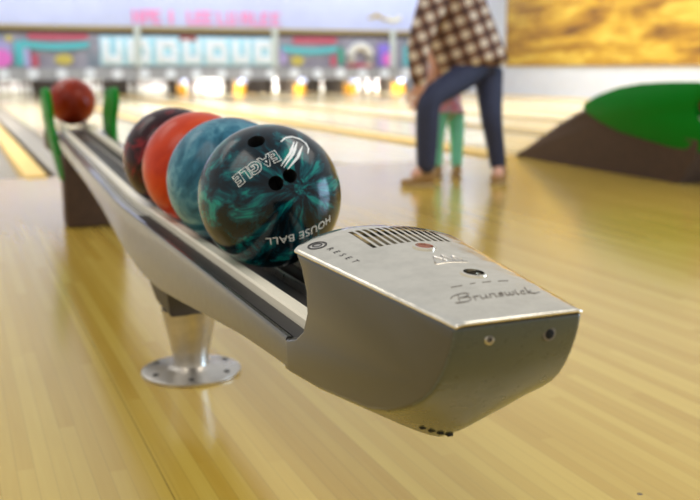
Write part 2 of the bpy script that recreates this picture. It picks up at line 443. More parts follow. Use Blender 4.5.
# pins
bm = bmesh.new()
pr = [(0, 0), (.026, 0), (.03, .01), (.046, .06), (.0595, .115), (.055, .16), (.037, .215), (.025, .25), (.0235, .27), (.027, .30), (.032, .335), (.030, .36), (.018, .376), (0, .381)]
lathe(bm, pr, n=20)
proto_pin = fin('bowling_pin', bm, MT['pin']); pin_me = proto_pin.data
bm = bmesh.new(); lathe(bm, [(.0275, .245), (.026, .253), (.026, .257), (.025, .262), (.0245, .262), (.0245, .245)], n=20); st_me = fin('neck_stripe', bm, MT['pin_red']).data
bpy.data.objects.remove(bpy.data.objects['neck_stripe']); bpy.data.objects.remove(proto_pin)
SPOT = [(0, 0)]+[(-.152, .264), (.152, .264)]+[(-.305, .528), (0, .528), (.305, .528)]+[(-.457, .792), (-.152, .792), (.152, .792), (.457, .792)]
def pin(x, y, label, group=None):
    o = bpy.data.objects.new('bowling_pin', pin_me); COL.objects.link(o); o.location = (x, y, 0.0)
    st = bpy.data.objects.new('neck_stripe', st_me); COL.objects.link(st); st.parent = o
    tag(o, label, 'bowling pin', group)
Y0 = YM+.45
racks = [(1.32, range(10), 'dim white pin of the rack at far left, left of the far red ball'),
         (2.96, range(10), 'dim white pin of the rack behind the far red ball'),
         (4.57, range(10), 'dim white pin of the rack just right of the green guard'),
         (6.0, range(10), 'bright white pin in the full lit rack above the maroon and orange balls')]
for x, idx, lab in racks:
    for i in idx: pin(x+SPOT[i][0], Y0+SPOT[i][1], lab, lab.replace('white pin', 'pins'))
pin(7.62, Y0, 'single bright white pin standing alone above the teal ball')
pin(9.0, Y0+.3, 'single dim grey-white pin left of the partly cleared bright rack')
for i in (1, 3, 4, 6, 7, 8, 2): pin(10.42+SPOT[i][0]*.9, Y0+SPOT[i][1], 'bright white pin in the partly cleared lit rack left of the person', 'bright pins in the partly cleared rack')

# golden mural on the side wall
k = NT('golden_mural'); mp = k.mapping((1, .22, 1.3))
n1 = k.noise(mp, 1.5, 6, .6, 1.2); n2 = k.noise(k.mapping((1, .5, 2.4)), 2.2, 5, .6, .8)
mxv = k.math('ADD', k.math('MULTIPLY', n1.outputs['Fac'], .6), k.math('MULTIPLY', n2.outputs['Fac'], .4))
k.l(k.ramp(mxv, [(.36, rgb(96, 62, 22)), (.45, rgb(150, 108, 30)), (.52, rgb(186, 146, 40)), (.6, rgb(214, 184, 78)), (.68, rgb(166, 126, 50))]), k.b.inputs['Base Color'])
k.b.inputs['Roughness'].default_value = .45
mur = tag(empty('wall_mural', (12.19, 13.2, 1.9)), 'large golden brown mural picture hanging on the white side wall', 'mural')
bx('picture', -.02, 0, -6.0, 6.0, -1.19, 1.3, k.m, mur)
bm = bmesh.new()
for a in ((-6.03, 6.03, -1.22, -1.19), (-6.03, 6.03, 1.3, 1.33), (-6.03, -6.0, -1.19, 1.3), (6.0, 6.03, -1.19, 1.3)): box(bm, -.03, 0, a[0], a[1], a[2], a[3])
fin('frame', bm, simple('mural_frame', rgb(150, 110, 50), .5), mur)

# ------------------------------------------------------------------ the near ball return
BR = tag(empty('ball_return', (.434, 1.89, 0)), 'long grey ball return with chrome-topped console and round metal foot, nearest the camera', 'ball return')
bo = BR.location
def L(p): return Vector(p)-bo
A = .434
def ax(y):                                # the centre line drifts towards the lift
    if y < 2.1: return A
    t = min(1, (y-2.1)/2.4); return A+.082*t
def ztop(y): return .34+max(0, (y-2.2))*.0145
def lerp(tab, y):
    if y <= tab[0][0]: return tab[0][1]
    for (a, va), (b, vb) in zip(tab, tab[1:]):
        if y <= b:
            t = (y-a)/(b-a); return va+(vb-va)*t
    return tab[-1][1]
ZB = [(.9, .301), (.957, .301), (1.02, .298), (1.154, .289), (1.35, .268), (1.55, .246), (1.72, .230), (1.87, .226), (2.05, .238), (2.2, .251), (2.5, .277), (2.9, .295), (3.5, .308), (4.4, .318)]
def station(y):
    a, t, b = ax(y), ztop(y), lerp(ZB, y)
    right = [(.0, t-.028), (.044, t-.028), (.05, t-.004), (.092, t-.004), (.0955, t), (.1005, t+.0005), (.1028, t-.0025), (.1028, b+.012), (.1, b+.003), (.094, b), (0, b-.004)]
    pts = [(-x, z) for x, z in right[::-1]] + right[1:-1]
    # order: bottom centre -> left outer -> left top -> centre -> right top -> right outer
    return [L((a+x, y, z)) for x, z in pts]
bm = bmesh.new(); ys = [.966+i*.05 for i in range(66)]+[4.24]
ys = [y for y in ys if y < 4.24]+[4.24]
loft(bm, [station(y) for y in ys])
fin('rack_body', bm, MT['rack_paint'], BR, angle=38)
def strip(name, x0, x1, dz0, dz1, y0, y1, mat, n=40, rnd=.002):
    bm = bmesh.new(); secs = []
    for i in range(n+1):
        y = y0+(y1-y0)*i/n; a, t = ax(y), ztop(y)
        secs.append([L((a+x0, y, t+dz0)), L((a+x0, y, t+dz1-rnd)), L((a+x0+rnd, y, t+dz1)), L((a+x1-rnd, y, t+dz1)), L((a+x1, y, t+dz1-rnd)), L((a+x1, y, t+dz0))])
    loft(bm, secs); return fin(name, bm, mat, BR)
for sg in (-1, 1):
    q = sorted((sg*.0705, sg*.0915)); strip('rubber_strip', q[0], q[1], -.004, -.0012, .945, 1.93, MT['rubber'], 20, .0005)
    q = sorted((sg*.0475, sg*.0695)); strip('ball_rail', q[0], q[1], -.005, .0125, .95, 4.24, MT['rail'], 50, .003)
    q = sorted((sg*.024, sg*.031)); strip('inner_rail', q[0], q[1], -.028, -.014, .95, 4.24, MT['alu'], 50)
strip('groove_liner', -.043, .043, -.028, -.0265, .95, 4.24, MT['rubber'], 40, .0003)

# console body: side profile swept across the width
def w(y): return .0645+.126*(y-.655)
def ac(y): return A+.0058*max(0, min(1, (.94-y)/.285))
PROF = [(.972, .338), (.957, .3395), (.940, .345), (.923, .358), (.914, .380), (.916, .405), (.926, .428), (.9385, .4427),   # back
        (.90, .4402), (.85, .4372), (.80, .4342), (.75, .4312), (.70, .4282), (.6575, .4256),                                 # under the cover
        (.6605, .411), (.6645, .400), (.671, .386), (.679, .373), (.690, .359), (.703, .3475), (.718, .3375), (.737, .3285), (.757, .320), (.79, .3115), (.842, .3065), (.89, .3025), (.957, .301), (.972, .3005)]
def sst(a, b, x):
    q = min(1, max(0, (x-a)/(b-a))); return q*q*(3-2*q)
def bulge(y, z, i):
    return .043*sst(.668, .80, y)*(1-sst(.88, .972, y)) if i >= 14 else 0
secs = []
NU = 20
for j in range(NU+1):
    u = -1+2*j/NU; sec = []
    for i, (y, z) in enumerate(PROF):
        k2 = 1-abs(u)**2; kv = 1-abs(u)**1.25
        zz = z-bulge(y, z, i)*kv
        if 7 <= i <= 13: zz += lerp([(.655, .0018), (.94, .0125)], y)*(1-u*u)
        yy = y
        if i >= 13 and y < .75: yy -= .004*k2
        sec.append(L((ac(y)+u*min(w(y), .1028), yy, zz)))
    secs.append(sec)
bm = bmesh.new(); loft(bm, secs)
body = fin('console_body', bm, MT['grey_paint'], BR)
bevel_mod(body, .0035, 3, 48)
body.data.materials.append(MT['nose'])
for p_ in body.data.polygons:
    cy_ = p_.center.y+bo.y
    if abs(p_.normal.x) < .75 and cy_ < .96 and p_.center.z < .43 and p_.normal.z < .3 and p_.normal.y < .35: p_.material_index = 1

# chrome cover
def zt(y): return lerp([(.655, .4300), (.94, .4470)], y)
def csurf(u, y):
    cr = lerp([(.655, .002), (.94, .0135)], y)
    e = max(0, (abs(u)-.9)/.1)
    return zt(y)+cr*(1-u*u)-.0022*e*e
def back(u): return .942+.034*(1-abs(u)**2.4)
def front(u): return .6560-.0055*(1-u*u)
bm = bmesh.new(); NV = 26; NU = 36; top = []; bot = []
for j in range(NU+1):
    u = -1+2*j/NU
    u = math.copysign(1-(1-abs(u))**1.15, u)
    y0, y1 = front(u), back(u); ra, rb = [], []
    for i in range(NV+1):
        y = y0+(y1-y0)*i/NV; x = ac(y)+u*(w(min(y, .944))-.0004)
        ra.append(L((x, y, csurf(u, y)))); rb.append(L((x, y, csurf(u, y)-.0032)))
    top.append(ra); bot.append(rb)
secs = [a+b[::-1] for a, b in zip(top, bot)]
loft(bm, secs)
cover = fin('console_cover', bm, MT['chrome'], BR)
bevel_mod(cover, .0014, 2, 50)
# slots, button seat and key hole are cut right through
cut = bmesh.new()
SL = [A-.031+i*.0088 for i in range(12)]
for i, x in enumerate(SL):
    box(cut, x-.0026-bo.x, x+.0026-bo.x, .880+.0012*i-bo.y, .948+.0012*i-bo.y, .41, .48)
def cyl(bm, x, y, r, z0, z1, n=28):
    secs = [[L((x+r*math.cos(2*PI*i/n), y+r*math.sin(2*PI*i/n), z)) for i in range(n)] for z in (z0, z1)]
    loft(bm, secs)
BTN = (.4545, .866); HOLE = (.459, .770)
cyl(cut, BTN[0], BTN[1], .0099, .41, .48); cyl(cut, HOLE[0], HOLE[1], .0107, .41, .48)
bmesh.ops.recalc_face_normals(cut, faces=cut.faces)
me = bpy.data.meshes.new('cut'); cut.to_mesh(me); cut.free()
co = bpy.data.objects.new('cut', me); COL.objects.link(co); co.parent = BR
bpy.context.view_layer.update()
boolean(cover, co)
def on_cover(x, y, dz=0.0):
    u = (x-ac(y))/(w(min(y, .944))-.0004); return L((x, y, csurf(max(-1, min(1, u)), y)+dz))
def conform(bm, cx, cy, ang, dz):
    ca, sa = math.cos(ang), math.sin(ang)
    for v in bm.verts:
        x = cx+v.co.x*ca-v.co.y*sa; y = cy+v.co.x*sa+v.co.y*ca
        p = on_cover(x, y, dz+v.co.z); v.co = p
    return bm
def patch(name, x0, x1, y0, y1, dz, mat, n=12):
    bm = bmesh.new(); rows = []
    for j in range(n+1):
        x = x0+(x1-x0)*j/n
        rows.append([on_cover(x, y0, dz), on_cover(x, y1, dz), on_cover(x, y1, dz-.0008), on_cover(x, y0, dz-.0008)])
    loft(bm, rows); return fin(name, bm, mat, BR)
patch('grille_backing', SL[0]-.006, SL[-1]+.006, .868, .962, -.0058, MT['black'])
def ring(name, x, y, r0, r1, dz0, dz1, mat, n=36):
    bm = bmesh.new(); secs = []
    for i in range(n+1):
        a = 2*PI*i/n; q = []
        for r, d in ((r0, dz0), (r0, dz1), (r1, dz1), (r1, dz0)): q.append(on_cover(x+r*math.cos(a), y+r*math.sin(a), d))
        secs.append(q)
    loft(bm, secs, cap=False); bmesh.ops.remove_doubles(bm, verts=bm.verts, dist=1e-6)
    return fin(name, bm, mat, BR)
def puck(name, x, y, r, dz0, dz1, mat, n=32):
    bm = bmesh.new(); loft(bm, [[on_cover(x+rr*math.cos(2*PI*i/n), y+rr*math.sin(2*PI*i/n), d) for i in range(n)] for rr, d in ((r, dz0), (r, dz1-.0006), (r*.9, dz1))])
    return fin(name, bm, mat, BR)
ring('button_ring', *BTN, .0098, .0128, -.002, .0016, MT['chrome'])
o = puck('reset_button', *BTN, .0096, -.006, -.0002, MT['red_button']); o['label'] = 'red-brown round reset button'
ring('hole_ring', *HOLE, .0105, .0135, -.003, .0014, MT['chrome'])
puck('hole_bottom', *HOLE, .0107, -.012, -.0075, simple('hole_grey', rgb(96, 84, 72), .5))
# round emblem, lettering, script
EM = (.3555, .927)
ring('emblem_ring', *EM, .0085, .0108, 0, .0004, MT['ink']); puck('emblem_disc', *EM, .008, -.0004, .0003, MT['alu']); ring('emblem_ring', *EM, .004, .0058, 0, .0006, MT['ink'])
bm = text_bm('R E S E T', .0105, spacing=1.45); conform(bm, .3655, .880, -PI/2+.12, .0003); fin('reset_lettering', bm, MT['ink'], BR, False)
# flowing script drawn stroke by stroke (unit = letter height, slanted)
STROKES = []
def stk(dx, pts): STROKES.append([(dx+x, y) for x, y in pts])
stk(0.0, [(-.5, 1.15), (.1, 1.55), (.9, 1.6), (1.15, 1.25), (.8, .95), (.25, .85)])
stk(0.0, [(.25, 1.5), (.12, .8), (0, 0)]); stk(0, [(.25, .85), (.95, .75), (1.1, .35), (.7, .0), (0, 0), (-.4, .12)])
stk(1.35, [(0, .7), (.1, .6), (.05, 0)]); stk(1.35, [(.07, .45), (.25, .68), (.5, .6)])
stk(2.0, [(0, .7), (-.02, .15), (.15, 0), (.4, .15), (.5, .7)]); stk(2.0, [(.5, .7), (.48, .1), (.65, .02)])
stk(2.85, [(0, .7), (-.02, 0)]); stk(2.85, [(0, .45), (.25, .7), (.45, .55), (.45, .1), (.6, .02)])
stk(3.65, [(.45, .6), (.2, .7), (.05, .52), (.35, .3), (.35, .1), (.1, 0), (-.1, .08)])
stk(4.3, [(0, .7), (0, .1), (.2, 0), (.35, .2), (.38, .6)]); stk(4.3, [(.38, .6), (.4, .1), (.6, 0), (.75, .2), (.75, .7)])
stk(5.3, [(.05, .7), (0, .1), (.2, .0)]); stk(5.3, [(.1, .95), (.12, 1.0)])
stk(5.75, [(.45, .6), (.2, .72), (0, .4), (.1, .05), (.4, .05)])
stk(6.4, [(.15, 1.5), (.05, .7), (0, 0)]); stk(6.4, [(.05, .4), (.45, .7)]); stk(6.4, [(.1, .42), (.3, .1), (.6, .0), (1.1, .2)])
def smooth(pts, n=6):
    out = []
    P_ = [pts[0]]+list(pts)+[pts[-1]]
    for i in range(1, len(P_)-2):
        for q in range(n):
            t = q/n; a, b, c_, d = P_[i-1], P_[i], P_[i+1], P_[i+2]
            out.append(tuple(.5*(2*b[k]+(c_[k]-a[k])*t+(2*a[k]-5*b[k]+4*c_[k]-d[k])*t*t+(3*b[k]-a[k]-3*c_[k]+d[k])*t**3) for k in (0, 1)))
    out.append(tuple(pts[-1])); return out
def script(name, unit, cx, cy, ang, rad, mat, strokes, width, slant=.35):
    bm = bmesh.new(); ca, sa = math.cos(ang), math.sin(ang)
    for st in strokes:
        pts = []
        for x, y in smooth(st):
            X = (x+slant*y-width/2)*unit; Yv = (y-.5)*unit
            pts.append(on_cover(cx+X*ca-Yv*sa, cy+X*sa+Yv*ca, .0001))
        tube(bm, pts, rad, 5)
    return fin(name, bm, mat, BR)
script('script_lettering', .0118, .447, .708, .06, .0006, MT['engrave'], STROKES, 7.4)
bm = bmesh.new()
for dx, dy, ln in ((-.03, .738, .012), (-.008, .741, .006), (.006, .742, .010), (.024, .743, .012)):
    tube(bm, [on_cover(A+.012+dx, dy, .0001), on_cover(A+.012+dx+ln, dy+.001, .0001)], .0005, 5)
fin('fine_print', bm, MT['engrave'], BR)
# raised crown emblem: three sweeping strokes between button and hole
crown = [[(-1.4, 0), (-.9, .9), (-.6, 1.5), (-.3, .8), (-.1, .2)], [(-.6, 0), (0, 1.1), (.25, 1.7), (.5, .9), (.6, .2)], [(.3, 0), (.8, .9), (1.1, 1.4), (1.3, .8), (1.3, .1)], [(-1.5, -.25), (0, -.05), (1.5, -.25)]]
script('crown_emblem', .0125, .455, .818, .06, .0011, MT['alu'], crown, 0, 0)
# screws on the nose
def nose_hit(x, zz):
    best = None
    for (y, z) in PROF[13:22]:
        u = (x-ac(y))/w(y); k2 = 1-abs(u)**2
        p = (y-.004*k2, z)
        if best is None or abs(z-zz) < abs(best[1]-zz): best = p
    return best[0]
for x, z, r, mt, nm in ((.409, .4125, .0036, MT['engrave'], 'screw'), (.470, .4105, .0050, MT['black'], 'lock_hole')):
    bm = bmesh.new(); y = nose_hit(x, z); n = 20
    loft(bm, [[L((x+rr*math.cos(2*PI*i/n), y+dy, z+rr*math.sin(2*PI*i/n))) for i in range(n)] for rr, dy in ((r, .006), (r, -.0006), (r*.8, -.0012))])
    fin(nm, bm, mt, BR)
    bm = bmesh.new(); loft(bm, [[L((x+rr*math.cos(2*PI*i/n), y+dy, z+rr*math.sin(2*PI*i/n))) for i in range(n)] for rr, dy in ((r*1.35, .004), (r*1.35, -.0003), (r*1.0, -.0008))]); fin('screw_rim' if nm == 'screw' else 'lock_rim', bm, MT['alu'] if nm == 'screw' else MT['engrave'], BR)
    if nm == 'screw':
        bx('screw_recess', x-.0012-bo.x, x+.0012-bo.x, y-.0016-bo.y, y-.001-bo.y, z-.0012, z+.0012, MT['black'], BR)
# little dark vents under the nose
bm = bmesh.new()
for i in range(4):
    x = .404+i*.010; u = (x-ac(.774))/w(.774); zz = lerp([(.757, .320), (.79, .3115), (.842, .3065)], .774)-bulge(.774, .31, 20)*(1-abs(u)**1.25)
    box(bm, x-bo.x, x+.006-bo.x, .770-bo.y, .779-bo.y, zz-.0004, zz+.004)
fin('underside_vent', bm, MT['black'], BR)

# pedestal
bm = bmesh.new(); lathe(bm, [(.0405, .0), (.0395, .012), (.036, .024), (.0375, .04), (.057, .135), (.058, .142)], 0, 0, 0, 40); fin('pedestal_stem', bm, MT['alu'], BR)
bm = bmesh.new(); lathe(bm, [(0, 0), (.104, 0), (.1055, .003), (.105, .007), (.098, .010), (.055, .0135), (.044, .017), (.04, .02), (0, .02)], 0, 0, 0, 56); fin('base_plate', bm, MT['alu'], BR)
for k_ in range(6):
    a = .3+k_*PI/3; bm = bmesh.new(); lathe(bm, [(0, .009), (.0065, .009), (.0065, .0125), (.004, .0135), (0, .0135)], .085*math.cos(a), .085*math.sin(a), 0, 12); fin('bolt', bm, MT['ink'], BR)
bm = bmesh.new()
loft(bm, [[Vector((sx*hx, sy*hy, z)) for sx, sy in ((-1, -1), (1, -1), (1, 1), (-1, 1))] for hx, hy, z in ((.05, .055, .14), (.056, .065, .15), (.074, .13, .232), (.074, .13, .245))])
cl = fin('pedestal_collar', bm, MT['dark_collar'], BR)

# ------------------------------------------------------------------ the lift housings (brown hump + green guards)
def lift(parent, axx, org, near):
    def LL(p): return Vector(p)-org
    prof = [(4.06, 0), (3.95, .19), (3.93, .27), (4.0, .33), (4.3, .352), (4.7, .362), (4.86, .388), (4.95, .392), (5.05, .36), (5.3, .26), (5.55, .145), (5.75, .05), (5.85, .004), (5.85, 0)]
    bm = bmesh.new(); secs = []
    for u, sh in ((-1, .03), (-.8, .0), (.8, 0), (1, .03)):
        sec = []
        for y, z in prof:
            hw = .125 if y < 4.9 else .125-.07*(y-4.9)/.95
            zc = max(0, z-(sh if z > .05 else 0)); sec.append(LL((axx+u*hw, y, zc)))
        secs.append(sec)
    if near:
        bm.free(); bx('lift_post', axx-.115-org.x, axx+.115-org.x, 3.87-org.y, 4.0-org.y, 0, .3, MT['brown'], parent, .012)
        bx('lift_cradle', axx-.1-org.x, axx+.1-org.x, 4.0-org.y, 4.85-org.y, .25, .345, MT['brown'], parent, .012)
    else:
        loft(bm, secs); fin('lift_housing', bm, MT['brown'], parent)
    # side guards: leaf-shaped shells with a notch at the near end
    gp = [(3.92, .19), (4.15, .2), (4.4, .232), (4.6, .26), (4.8, .315), (4.92, .365), (4.955, .395), (4.93, .425), (4.8, .475), (4.6, .525), (4.4, .552), (4.15, .565), (3.95, .568), (3.86, .555),
          (3.83, .51), (3.86, .475), (3.93, .465), (3.965, .44), (3.965, .385), (3.93, .355), (3.87, .34), (3.83, .30), (3.85, .235)]
    cy, cz = 4.3, .39
    if near: gp = [(3.9, .19), (4.0, .19), (4.15, .25), (4.3, .33), (4.38, .42), (4.36, .5), (4.3, .55), (4.12, .56), (4.06, .54), (4.05, .48), (4.08, .44), (4.08, .39), (4.05, .34), (3.98, .28), (3.9, .22)]; cy = 4.13
    for sg in (-1, 1):
        bm = bmesh.new()
        def lay(sc, off):
            out = []
            for y, z in gp:
                yy, zz = cy+(y-cy)*sc, cz+(z-cz)*sc
                base = .112+.03*max(0, (zz-.22)/.35)     # flares outward to the top
                out.append(LL((axx+sg*(base+off), yy, zz)))
            return out
        loft(bm, [lay(.985, -.010), lay(1.0, -.007), lay(1.0, .007), lay(.985, .010)])
        fin('side_guard', bm, MT['green'], parent, angle=60)
lift(BR, .515, bo, True)
bm = bmesh.new(); 
for sg in (-1, 1): box(bm, .515+sg*.06-.008-bo.x, .515+sg*.06+.008-bo.x, 4.2-bo.y, 4.8-bo.y, .355, .392, .003)
fin('lift_rail', bm, MT['rail'], BR)

BR2 = tag(empty('ball_return', (3.86, 4.4, 0)), 'second ball return at right edge, green leaf-shaped guards on a dark brown hump', 'ball return')
lift(BR2, 3.86, BR2.location, False)
b2 = BR2.location
bx('track', -.1, .1, 1.6-b2.y, 4.2-b2.y, .29, .345, MT['rack_paint'], BR2, .01)
for sg in (-1, 1): bx('ball_rail', sg*.06-.011, sg*.06+.011, 1.6-b2.y, 4.8-b2.y, .34, .366, MT['rail'], BR2, .003)
bx('pedestal_stem', -.05, .05, 2.3-b2.y, 2.4-b2.y, 0, .3, MT['alu'], BR2, .01)

# ------------------------------------------------------------------ balls
RB = .1079
def ball(name, loc, mat, label, holes=(), rot=(0, 0, 0)):
    bm = bmesh.new(); bmesh.ops.create_uvsphere(bm, u_segments=96, v_segments=48, radius=RB)
    o = fin(name, bm, [mat, MT['black']], None, angle=180); 
    if holes:
        cb = bmesh.new()
        for d, r in holes:
            d = Vector(d).normalized(); q = d.to_track_quat('Z', 'Y').to_matrix(); n = 32
            loft(cb, [[q @ Vector((rr*math.cos(2*PI*i/n), rr*math.sin(2*PI*i/n), z)) for i in range(n)] for rr, z in ((r, .07), (r, RB-.0035), (r*1.0, RB-.0012), (r*1.1, RB+.003))])
        bmesh.ops.recalc_face_normals(cb, faces=cb.faces)
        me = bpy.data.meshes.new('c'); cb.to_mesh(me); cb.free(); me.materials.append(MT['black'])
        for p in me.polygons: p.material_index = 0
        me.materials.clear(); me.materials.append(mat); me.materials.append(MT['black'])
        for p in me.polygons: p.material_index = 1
        co = bpy.data.objects.new('c', me); COL.objects.link(co); bpy.context.view_layer.update()
        boolean(o, co)
    o.location = loc; o.rotation_euler = rot
    return tag(o, label, 'bowling ball')
BZ = .45
b1 = ball('bowling_ball', (A, 1.33, BZ), MT['ball1'], 'glossy dark teal marbled bowling ball with white lettering, nearest on the rack',
          [((-.334, -.477, .813), .0128), ((-.216, -.929, .300), .0106), ((-.021, -.921, .388), .0104)])
ball('bowling_ball', (A, 1.547, BZ), MT['ball2'], 'dusty blue-grey marbled bowling ball, second on the rack', rot=(.4, .7, 0))
ball('bowling_ball', (A, 1.764, BZ), MT['ball3'], 'orange-red bowling ball, third on the rack', rot=(1, .2, .4))
ball('bowling_ball', (A, 1.981, BZ), MT['ball4'], 'dark maroon marbled bowling ball, fourth on the rack', rot=(.2, 1.1, .4))
ball('bowling_ball', (.519, 4.5, .488), MT['ball5'], 'brownish red bowling ball between green guards at the far end of the ball return', rot=(.2, .1, .9))
ball('bowling_ball', (3.86, 3.93, .4645), MT['ball5'], 'dark red bowling ball half hidden by the green guard at right edge', rot=(.2, 1.1, .9))

def sphere_map(bm, n, t, lift_=.0003, curve=0.0):
    n = Vector(n).normalized(); t = Vector(t); t = (t-n*t.dot(n)).normalized(); b = n.cross(t)
    for v in bm.verts:
        x, y = v.co.x, v.co.y+curve*v.co.x*v.co.x
        th = math.hypot(x, y)/RB; d = (t*x+b*y); 
        d = d.normalized() if d.length > 1e-9 else t
        v.co = (n*math.cos(th)+d*math.sin(th))*(RB+lift_+v.co.z)
    return bm
def sub_long(bm, ln=.004):
    for _ in range(3):
        es = [e for e in bm.edges if e.calc_length() > ln]
        if not es: break
        bmesh.ops.subdivide_edges(bm, edges=es, cuts=1)
    bmesh.ops.triangulate(bm, faces=bm.faces)
E0, E1 = Vector((-.108, -.747, .656)), Vector((-.662, -.672, .332))
bm = text_bm('EAGLE', .0245, outline=.0006, spacing=1.04, offs=.001); sphere_map(bm, E0*.47+E1*.53, E1-E0, -.0001)
o = fin('eagle_lettering', bm, MT['white_ink'], b1, True); o['label'] = 'white outlined word EAGLE, upside down'
H0, H1 = Vector((.624, -.74, -.252)), Vector((-.263, -.823, -.504))
HCn = Vector((.158, -.903, -.40))
bm = text_bm('HOUSE BALL', .0185, spacing=1.05); sub_long(bm); sphere_map(bm, HCn, H1-H0, .0003)
o = fin('house_ball_lettering', bm, MT['white_ink'], b1, False); o['label'] = 'white words HOUSE BALL, upside down'
def sph_stroke(dirs, radii):
    pts = []
    P_ = [Vector(d).normalized() for d in dirs]
    n = 10
    for i in range(len(P_)-1):
        for q in range(n): pts.append(P_[i].lerp(P_[i+1], q/n).normalized())
    pts.append(P_[-1]); 
    bm = bmesh.new(); secs = []
    for i, p in enumerate(pts):
        t = (pts[min(i+1, len(pts)-1)]-pts[max(i-1, 0)]).normalized(); a = p.cross(t).normalized()
        f = i/(len(pts)-1)*(len(radii)-1); i0 = min(int(f), len(radii)-2); r = radii[i0]+(radii[i0+1]-radii[i0])*(f-i0)
        secs.append([p*RB+a*r, p*(RB+.0005)+a*r, p*(RB+.0005)-a*r, p*RB-a*r])
    loft(bm, secs); return bm
bm = sph_stroke([(-.03, -.60, .80), (.06, -.53, .845), (.163, -.495, .852), (.27, -.50, .82), (.338, -.545, .77), (.35, -.62, .70), (.31, -.70, .645)], [.0008, .0017, .0018, .0015, .0008])
fin('talon_arc', bm, MT['white_ink'], b1)
for p0, p1, r in (((.158, -.589, .793), (-.119, -.853, .509), .0021), ((.205, -.575, .79), (-.085, -.868, .49), .0022), ((.262, -.625, .735), (-.04, -.885, .464), .0022)):
    m_ = (Vector(p0)+Vector(p1))/2+Vector((.025, -.02, .0))
    fin('talon_stroke', sph_stroke([p0, m_, p1], [.0005, r, r*.8, .0004]), MT['white_ink'], b1)

# ------------------------------------------------------------------ people
skinm = simple('skin', rgb(222, 170, 146), .5, var=.05)
hairm = simple('blond_hair', rgb(206, 184, 130), .6, var=.2, vscale=60)
def plaid():
    k = NT('brown_plaid'); tc = k.n('ShaderNodeTexCoord')
    def band(axis, per, duty):
        vm = k.n('ShaderNodeVectorMath', operation='DOT_PRODUCT'); k.l(tc.outputs['Object'], vm.inputs[0]); vm.inputs[1].default_value = axis
        f = k.math('FRACT', k.math('DIVIDE', vm.outputs['Value'], per)); return k.math('LESS_THAN', f, duty), f
    a, fa_ = band((.86, -.36, .36), .078, .52); b, fb = band((-.34, .12, .93), .078, .52)
    col = k.mix(a, rgb(222, 208, 188), rgb(140, 106, 86)); col2 = k.mix(a, rgb(140, 106, 86), rgb(78, 50, 42))
    col = k.mix(b, col, col2)
    k.l(col, k.b.inputs['Base Color']); k.b.inputs['Roughness'].default_value = .8
    return k.m
jeans = simple('dark_denim', rgb(44, 50, 78), .7, var=.2, vscale=50)
shoem = simple('tan_shoe', rgb(150, 112, 58), .6, var=.15); solem = simple('shoe_sole', rgb(196, 170, 120), .6)
def hand(js, es, wr, d, size, side):
    """palm and five fingers appended to a skeleton; wr = index of the wrist joint"""
    d = Vector(d).normalized(); p = js[wr][0]; sd = Vector(side).normalized(); back_ = d.cross(sd)
    js.append((p+d*size*.45, size*.2)); pi = len(js)-1; es.append((wr, pi))
    for k_, (o_, ln) in enumerate(((-.3, .42), (-.1, .5), (.1, .48), (.3, .36))):
        js.append((p+d*size*(.55+ln*.5)+sd*o_*size, size*.07)); a = len(js)-1
        js.append((p+d*size*(.5+ln)+sd*o_*size*1.1+back_*size*.1, size*.055)); es += [(pi, a), (a, a+1)]
    js.append((p+d*size*.4-sd*size*.38, size*.08)); a = len(js)-1
    js.append((p+d*size*.68-sd*size*.5+back_*size*.08, size*.06)); es += [(wr, a), (a, a+1)]
def shoe(name, heel, toe, wid, hgt, parent, mat):
    heel, toe = Vector(heel)-parent.location, Vector(toe)-parent.location
    f = (toe-heel); ln = f.length; f.normalize(); sd = f.cross(Vector((0, 0, 1))).normalized()
    def body_(z0, hs, grow):
        bm = bmesh.new(); secs = []
        for i in range(15):
            t = i/14; wd = wid*.5*(math.sin(PI*min(1, .12+t*.86))**.45)*(.82+.3*math.exp(-((t-.68)/.25)**2))+grow
            hh = hs(t); sec = []
            for q in range(14):
                a = 2*PI*q/14; x = math.cos(a); z = math.sin(a)
                sec.append(heel+f*(t*ln)+sd*(wd*math.copysign(abs(x)**.7, x))+Vector((0, 0, z0+hh*(.5+.5*math.copysign(abs(z)**.7, z)))))
            secs.append(sec)
        loft(bm, secs); return bm
    o = fin(name, body_(.012, lambda t: hgt*(1-.62*min(1, max(0, (t-.25)/.45)))*(.7 if t < .05 or t > .95 else 1), 0), mat, parent)
    fin('sole', body_(0, lambda t: .018, .004), solem, o)
    return o

AD = tag(empty('person', at(462, 178, 5.2)), 'person in brown plaid shirt and dark jeans bending over a small child', 'person')
AD.location.z = 0; ao = AD.location.copy()
def J(px, py, D, r): return (at(px, py, D)-ao, r)
# whole body, continuous
js = [J(480, 54, 5.22, .05), J(470, 34, 5.22, .08), J(454, 10, 5.2, .11), J(436, -6, 5.16, .06), J(427, -17, 5.12, .055), J(418, -31, 5.08, .095), J(414, -38, 5.06, .085),
      J(429, 6, 5.03, .055), J(416, 48, 4.97, .042), J(421, 84, 5.0, .028),
      J(444, -8, 5.36, .055), J(432, 36, 5.4, .042), J(436, 72, 5.36, .028),
      J(473, 66, 5.15, .05), J(429, 99, 5.0, .058), J(425, 166, 5.1, .036),
      J(489, 68, 5.28, .05), J(491, 116, 5.2, .056), J(499, 168, 5.28, .036)]
es = [(0, 1), (1, 2), (2, 3), (3, 4), (4, 5), (5, 6), (2, 7), (7, 8), (8, 9), (2, 10), (10, 11), (11, 12), (0, 13), (13, 14), (14, 15), (0, 16), (16, 17), (17, 18)]
es.append((15, len(js))); js.append(J(412, 179, 5.1, .03)); es.append((18, len(js))); js.append(J(497, 177, 5.18, .03))
hand(js, es, 9, (.1, .1, -1), .15, CR); hand(js, es, 12, (.1, -.1, -1), .15, CR)
skin('body', js, es, skinm, AD, 2)
